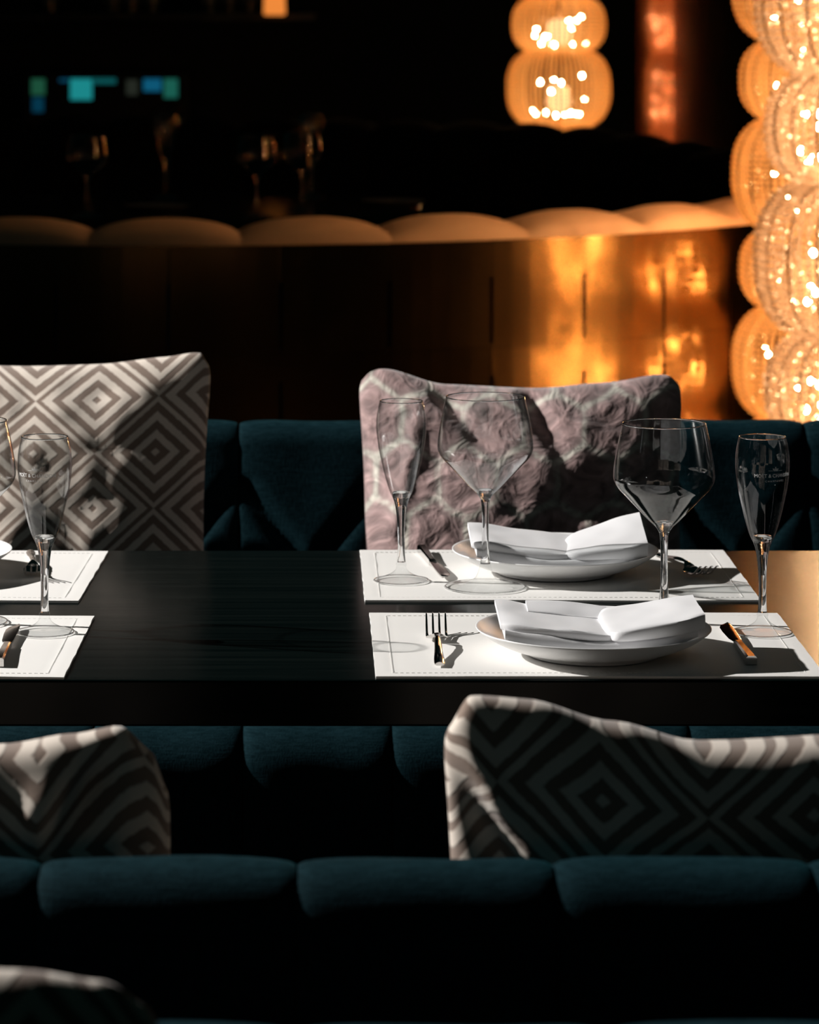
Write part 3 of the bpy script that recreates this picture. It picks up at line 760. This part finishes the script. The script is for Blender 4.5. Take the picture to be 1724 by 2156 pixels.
def ball_meshes(Rm, H, key, strands):
    prof = ball_profile(Rm, H)
    L_ = [0]
    for a, c in zip(prof, prof[1:]): L_.append(L_[-1]+math.hypot(a[0]-c[0], a[1]-c[1]))
    nb_ = int(L_[-1]/0.0125); rnd = random.Random(5)
    v = []; f = []
    for s in range(strands):
        a = 2*math.pi*s/strands
        for k in range(nb_):
            d = (k+0.5)/nb_*L_[-1]; i = next(j for j in range(len(L_)) if L_[j] >= d)
            tt = (d-L_[i-1])/(L_[i]-L_[i-1]); r = prof[i-1][0]+(prof[i][0]-prof[i-1][0])*tt; z = prof[i-1][1]+(prof[i][1]-prof[i-1][1])*tt
            c = Vector((r*math.cos(a), r*math.sin(a), z)); n = len(v)
            rot = Matrix.Rotation(rnd.random()*6.28, 3, Vector((rnd.random(), rnd.random(), rnd.random()+0.1)).normalized())
            br = 0.0062*(0.62+0.38*min(1, r/Rm))
            v += [c + rot @ p * br for p in ico_v]; f += [tuple(q+n for q in t_) for t_ in ico_f]
    out = {}
    for mk in ('bead_clear', 'bead_amber'):
        me = bpy.data.meshes.new('crystal_beads'); me.from_pydata([tuple(p) for p in v], [], f); me.materials.append(M[mk]); out[mk] = me
    b = MB()
    for s in range(20):
        a = 2*math.pi*(s+0.5)/20; b.tube([((r+0.001)*math.cos(a), (r+0.001)*math.sin(a), z) for r, z in prof[::4]], 0.0020, 4)
    for sg in (-1, 1): b.tube([(0.6*Rm*math.cos(x*math.pi/16), 0.6*Rm*math.sin(x*math.pi/16), sg*H/2*0.985) for x in range(33)], 0.0022, 6)
    me = bpy.data.meshes.new('wire_frame'); me.from_pydata([tuple(p) for p in b.v], [], b.f); me.materials.append(M['wire']); out['wire'] = me
    return out
BALL = {'L': ball_meshes(RL, HL, 'L', 60), 'S': ball_meshes(RS, HS, 'S', 54)}
b = MB(); b.lathe([(0, -0.0048), (0.0034, -0.0034), (0.0048, 0), (0.0034, 0.004), (0, 0.0065)], 10)
BULB = bpy.data.meshes.new('bulb'); BULB.from_pydata([tuple(p) for p in b.v], [], b.f); BULB.materials.append(M['bulb'])
b = MB(); b.lathe([(0, -0.05), (0.03, -0.045), (0.042, -0.02), (0.036, 0.03), (0, 0.045)], 16)
CORE = bpy.data.meshes.new('frosted_core'); CORE.from_pydata([tuple(p) for p in b.v], [], b.f); CORE.materials.append(M['core'])
def bead_string(label, X, D, ztop, seq, mk, nbulb=15, group='bead lamp strings', sc=1.0):
    t = thing('bead_pendant_lamp', label, 'lamp', (X, D, 0), 0, group)
    t.scale = (sc,)*3; ztop = ztop/sc
    z = ztop; i = 0
    for k in seq:
        H = HL if k == 'L' else HS; z -= H/2
        o = link('crystal_beads', BALL[k][mk], None, t); o.location = (0, 0, z); o.rotation_euler = (0, 0, R(37*i)); o['kind'] = 'stuff'
        o2 = link('wire_frame', BALL[k]['wire'], None, t); o2.location = (0, 0, z); o2.rotation_euler = (0, 0, R(21*i))
        rb = random.Random(i*7 + int(X*100))
        for q in range(nbulb):
            a = 2*math.pi*(q + rb.uniform(-0.4, 0.4))/nbulb*2.0; rq = rb.uniform(0.05, 0.105)
            bo_ = link('bulb', BULB, None, t); bo_.location = (rq*math.cos(a), rq*math.sin(a), z + H*(-0.38 + 0.55*rb.random()**1.6))
        co_ = link('frosted_core', CORE, None, t); co_.location = (0, 0, z - H*0.12)
        z -= H/2; i += 1
    b = MB(); b.tube([(0, 0, z), (0, 0, ztop+1.2)], 0.006, 8); b.build('centre_rod', M['wire'], t, True)
    return t
Df, Dr, Dd = 7.04, 7.44, 11.0
bead_string('tall clear crystal bead lamp at the right edge of the picture, nearest one', at(1812, Df).x, Df,
            zy(-165, Df) + (HS + HL)*1.31, 'LSLSLSL', 'bead_clear', nbulb=28, sc=1.31)
bead_string('amber glowing bead lamp just left behind the clear crystal one', at(1703, Dr).x, Dr,
            zy(85, Dr) + HL, 'LSLSLSLS', 'bead_amber')
bead_string('distant amber bead lamp hanging above the round booth', at(1176, Dd).x, Dd,
            zy(108, Dd) + HS + HL, 'LSLSLS', 'bead_amber')

# ------------------------------------------------------------------ round booth
BC = Vector((-0.33, 8.70, 0)); BR = 1.70
def pol(r, a, z): return Vector((r*math.sin(R(a)), -r*math.cos(R(a)), z))
def ztop(a):
    a = abs(a); return interp([(0, 0.950), (55, 0.952), (100, 0.985), (145, 1.045), (180, 1.05)], a)
booth = thing('round_booth', 'round booth clad in brass plates with a scalloped padded back', 'booth', BC)
def arc_solid(name, r0, r1, z0, z1, a0, a1, m, parent, step=4):
    n = max(2, int((a1-a0)/step)); v = []; f = []
    for i in range(n+1):
        a = a0+(a1-a0)*i/n; zt = z1(a) if callable(z1) else z1
        v += [pol(r0, a, z0), pol(r1, a, z0), pol(r1, a, zt), pol(r0, a, zt)]
    for i in range(n):
        for k in range(4): f.append((i*4+k, (i+1)*4+k, (i+1)*4+(k+1) % 4, i*4+(k+1) % 4))
    f.append((0, 1, 2, 3)); f.append((n*4+3, n*4+2, n*4+1, n*4))
    return mesh(name, v, f, m, parent, False)
arc_solid('shell', BR-0.10, BR-0.006, 0.0, lambda a: ztop(a)-0.004, -80, 215, M['booth_wood'], booth)
arc_solid('seat', BR-0.60, BR-0.12, 0.20, 0.62, -70, 205, M['booth_shaded'], booth)
arc_solid('platform', 0.02, BR-0.11, 0.0, 0.20, -90, 269.9, M['booth_wood'], booth)
# brass plates with slotted joints
PA = 7.9; a_start = 32.9 - PA*13; rows = [0.744+0.187*0]  # slot top of the lower row
zr = [(0.722, 0.950), (0.514, 0.722), (0.306, 0.514), (0.098, 0.306)]
for ci in range(26):
    a0 = a_start + ci*PA; a1 = a0+PA
    if a1 < -78: continue
    for ri, (z0, z1) in enumerate(zr):
        z0r, z1r = z0+0.0006, z1-0.0006
        if ri == 0: z1r = ztop((a0+a1)/2)-0.001
        sz1 = z0 + 0.149; sz0 = sz1-0.140
        e = math.degrees(0.0045/BR); g = math.degrees(0.0003/BR)
        cols = [a0+g, a0+e] + [a0+e+(PA-2*e)*k/5 for k in range(1, 5)] + [a1-e, a1-g]
        zs = [z0r, sz0, sz1, z1r]; v = []; f = []
        jit = random.uniform(-0.0008, 0.0008); tl = random.uniform(-0.003, 0.003)
        for z in zs:
            for j, a in enumerate(cols):
                rr_ = BR + jit + tl*(j/7-0.5)
                v.append(pol(rr_, a, z))
        nfr = len(v)
        for z in zs:
            for a in cols: v.append(pol(BR-0.005, a, z))
        def solid(i, j): return not (j == 1 and (i == 0 or i == 6))
        for j in range(3):
            for i in range(7):
                if not solid(i, j): continue
                q = (j*8+i, j*8+i+1, (j+1)*8+i+1, (j+1)*8+i); f.append(q); f.append(tuple(p+nfr for p in q)[::-1])
                for (di, dj, e0, e1) in ((-1, 0, (j+1)*8+i, j*8+i), (1, 0, j*8+i+1, (j+1)*8+i+1), (0, -1, j*8+i, j*8+i+1), (0, 1, (j+1)*8+i+1, (j+1)*8+i)):
                    ni, nj = i+di, j+dj
                    if ni < 0 or ni > 6 or nj < 0 or nj > 2 or not solid(ni, nj): f.append((e1, e0, e0+nfr, e1+nfr))
        mesh('brass_plate', v, f, M['brass'], booth, False)
# padded back rolls
def booth_pad(a0, a1, m, dark, nu=20):
    ac = (a0+a1)/2; hw = (a1-a0)/2; zt0 = ztop(ac)
    base = []        # (r offset inward, z) profile: from outer rim over the top and down inside
    T = 0.17 if not dark else 0.15
    pr = [(0.0, -0.002)]
    for k in range(1, 11):
        t = math.pi*k/10; pr.append((T/2*(1-math.cos(t)), 0.030*math.sin(t)**0.8 if k < 10 else 0.0))
    for k in range(1, 8): pr.append((T, -0.36*k/7))
    v = []; f = []
    for i, (ro, z) in enumerate(pr):
        for k in range(nu+1):
            u = -1+2*k/nu; h = (1-abs(u)**2.2)**0.75 if abs(u) < 1 else 0
            zz = ztop(ac+u*hw) + z*(0.75+1.0*h) - (0.002 if z <= 0 else 0)
            rr_ = BR-0.004 - ro - (0.03*h if ro >= T*0.85 else 0) 
            v.append(pol(rr_, ac+u*hw*0.997, zz))
    n = nu+1
    for i in range(len(pr)-1):
        for k in range(nu): f.append((i*n+k, i*n+k+1, (i+1)*n+k+1, (i+1)*n+k))
    L_ = len(pr); f.append(tuple(i*n for i in range(L_))[::-1]); f.append(tuple(i*n+nu for i in range(L_)))
    f.append(tuple(k for k in range(n))[::-1]); f.append(tuple((L_-1)*n+k for k in range(n)))
    o = mesh('back_pad', v, f, m, booth, True, 60)
    if dark: o['label'] = 'rear padded back roll, its shade painted black'
    else: o['label'] = 'cream padded back roll'
SA = 10.9; a = 6.5 - SA*7
while a < 63: booth_pad(a, a+SA, M['booth_cream'], False); a += SA
while a < 205: booth_pad(a, a+7.4, M['booth_shaded'], True); a += 7.4
# round table inside the booth, with glasses
BT = 0.94
rt = thing('round_table', 'dark round table inside the booth, set with glasses', 'table', (BC.x, 8.60, 0.20))
b = MB(); b.lathe([(0, BT-0.24), (0.60, BT-0.24), (0.62, BT-0.23), (0.62, BT-0.205), (0.615, BT-0.20), (0, BT-0.20)], 64); b.build('tabletop', M['wood'], rt, True, 40)
b = MB(); b.lathe([(0, 0), (0.26, 0), (0.26, 0.02), (0.05, 0.04), (0.05, BT-0.24), (0, BT-0.24)], 32); b.build('pedestal', M['woodleg'], rt, True, 40)
for i, (k, px, D, sc, lab) in enumerate((
        (wine, 183, 8.10, 0.84, 'small wine glass on the booth table, the leftmost'),
        (wine, 540, 8.10, 0.84, 'small wine glass on the booth table, near the middle'),
        (wine, 636, 8.32, 0.84, 'small wine glass on the booth table, the rightmost one'),
        (flute, 350, 8.85, 1.0, 'flute standing at the back of the booth table, left one'),
        (flute, 655, 8.85, 1.0, 'flute standing at the back of the booth table, right one'))):
    c = relabel(copy_tree(k), lab, (at(px, D).x, D, BT + 0.0005), 0, 'glasses on the booth table'); c.scale = (sc,)*3
for i, (px, D, lab) in enumerate(((330, 8.35, 'dim side plate on the booth table, left'), (830, 8.55, 'dim side plate on the booth table, right end'))):
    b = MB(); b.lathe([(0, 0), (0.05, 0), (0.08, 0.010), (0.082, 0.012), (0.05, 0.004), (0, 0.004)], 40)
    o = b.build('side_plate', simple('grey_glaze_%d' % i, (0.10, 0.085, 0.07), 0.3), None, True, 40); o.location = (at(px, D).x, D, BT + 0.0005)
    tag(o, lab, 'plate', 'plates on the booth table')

# ------------------------------------------------------------------ brass column behind the booth
colm = thing('brass_column', 'brass clad column glowing orange behind the booth at upper right', 'column', (1.07+1.0, 10.95, 0))
b = MB(); b.lathe([(0, 0), (0.985, 0), (0.985, 3.6), (0, 3.6)], 48); b.build('core', M['booth_wood'], colm, True, 40)
M['brass2'] = brass('satin_brass', (0.26, 0.060, 0.008), 0.24)
for k in range(16):
    a0, a1 = k*22.5+0.05, (k+1)*22.5-0.05
    for z0, z1 in ((0.0, 1.2), (1.203, 2.4), (2.403, 3.6)):
        v = []; f = []
        for i in range(7):
            a = a0+(a1-a0)*i/6
            for r_, z in ((0.985, z0), (1.00, z0), (1.00, z1), (0.985, z1)): v.append(pol(r_, a, z))
        for i in range(6):
            for q in range(4): f.append((i*4+q, (i+1)*4+q, (i+1)*4+(q+1) % 4, i*4+(q+1) % 4))
        f.append((0, 1, 2, 3)); f.append((27, 26, 25, 24))
        mesh('brass_panel', v, f, M['brass2'], colm, True, 30)

# ------------------------------------------------------------------ distant bar
BD = 14.0
fr = thing('bar_fridge', 'dark back-bar fridge with teal and blue lit windows at upper left', 'fridge', at(228, BD, 0))
x0, x1 = at(60, BD).x - at(228, BD).x, at(385, BD).x - at(228, BD).x
b = MB(); b.box(x0-0.03, x1+0.03, 0.0, 0.45, 0, zy(150, BD)); bevel(b.build('body', M['booth_wood'], fr), 0.01)
cols = {'teal': (0.02, 0.42, 0.44), 'blue': (0.01, 0.20, 0.38), 'green': (0.02, 0.13, 0.07), 'grey': (0.05, 0.06, 0.045), 'sea': (0.03, 0.30, 0.22)}
for i, (a, c, d, e, cn, s) in enumerate(((66, 95, 166, 200, 'green', 1.0), (68, 92, 205, 236, 'blue', 0.3), (148, 194, 166, 210, 'teal', 1.0), (196, 244, 165, 176, 'teal', 0.35),
        (266, 290, 168, 200, 'grey', 0.6), (302, 340, 166, 192, 'blue', 0.8), (345, 374, 166, 206, 'sea', 0.6), (125, 146, 166, 172, 'blue', 0.5))):
    b = MB(); ox = at(228, BD).x
    b.box(at(a, BD).x-ox, at(c, BD).x-ox, -0.006, 0.0, zy(e, BD), zy(d, BD)); b.build('lit_window', emit('lit_%d' % i, cols[cn], s*0.55), fr)
m_bot = simple('dark_bottle_glass', (0.02, 0.03, 0.025), 0.1)
def bottle(label, px, D, z, h, group, m=m_bot):
    t = thing('bottle', label, 'bottle', at(px, D, z), 0, group)
    s = h/0.30
    b = MB(); b.lathe([(0, 0), (0.036*s, 0), (0.038*s, 0.01*s), (0.038*s, 0.18*s), (0.03*s, 0.205*s), (0.014*s, 0.23*s), (0.013*s, 0.285*s), (0.015*s, 0.287*s), (0.015*s, 0.30*s), (0, 0.30*s)], 20); b.build('body', m, t, True, 40)
    b = MB(); b.lathe([(0.0383*s, 0.05*s), (0.0386*s, 0.052*s), (0.0386*s, 0.14*s), (0.0383*s, 0.142*s)], 20); b.build('paper_label', M['bot_label'], t, True)
M['bot_label'] = simple('dim_bottle_label', (0.10, 0.12, 0.12), 0.7)
sh = thing('wall_shelf', 'dark bar shelf with bottles at the top edge of the picture', 'shelf', at(300, 14.6, zy(28, 14.6)-0.03))
b = MB(); b.box(-0.75, 0.75, -0.1, 1.4, 0, 0.03); bevel(b.build('board', M['booth_wood'], sh), 0.003)
for i, px in enumerate((105, 236, 277, 318, 440, 482, 524)):
    bottle(('leftmost dim bottle on the top bar shelf, standing alone', 'left one of three pale bottles on the top bar shelf', 'middle one of three pale bottles on the top bar shelf', 'right one of three pale bottles on the top bar shelf', 'dim bottle on the top bar shelf, third left of the orange lamp', 'dim bottle on the top bar shelf, second left of the orange lamp', 'dim bottle on the top bar shelf next to the orange lamp')[i], px, 14.6, zy(28, 14.6), 0.28+0.02*(i % 2), 'bottles on the bar shelf')
lp = thing('pendant_lamp', 'small glowing orange shade at the top edge of the picture', 'lamp', at(578, 14.0, zy(32, 14.0)))
b = MB(); b.lathe([(0.036, 0.0), (0.046, 0.005), (0.042, 0.12), (0.038, 0.12), (0.040, 0.01)], 24); b.build('lamp_shade', emit('amber_shade', (0.95, 0.28, 0.05), 0.9), lp, True)
b = MB(); b.tube([(0, 0, 0.115), (0, 0, 1.6)], 0.003, 6); b.lathe([(0, 0.11), (0.041, 0.112), (0.041, 0.120), (0.01, 0.14), (0, 0.15)], 16); b.build('cord', M['wire'], lp, True, 40)
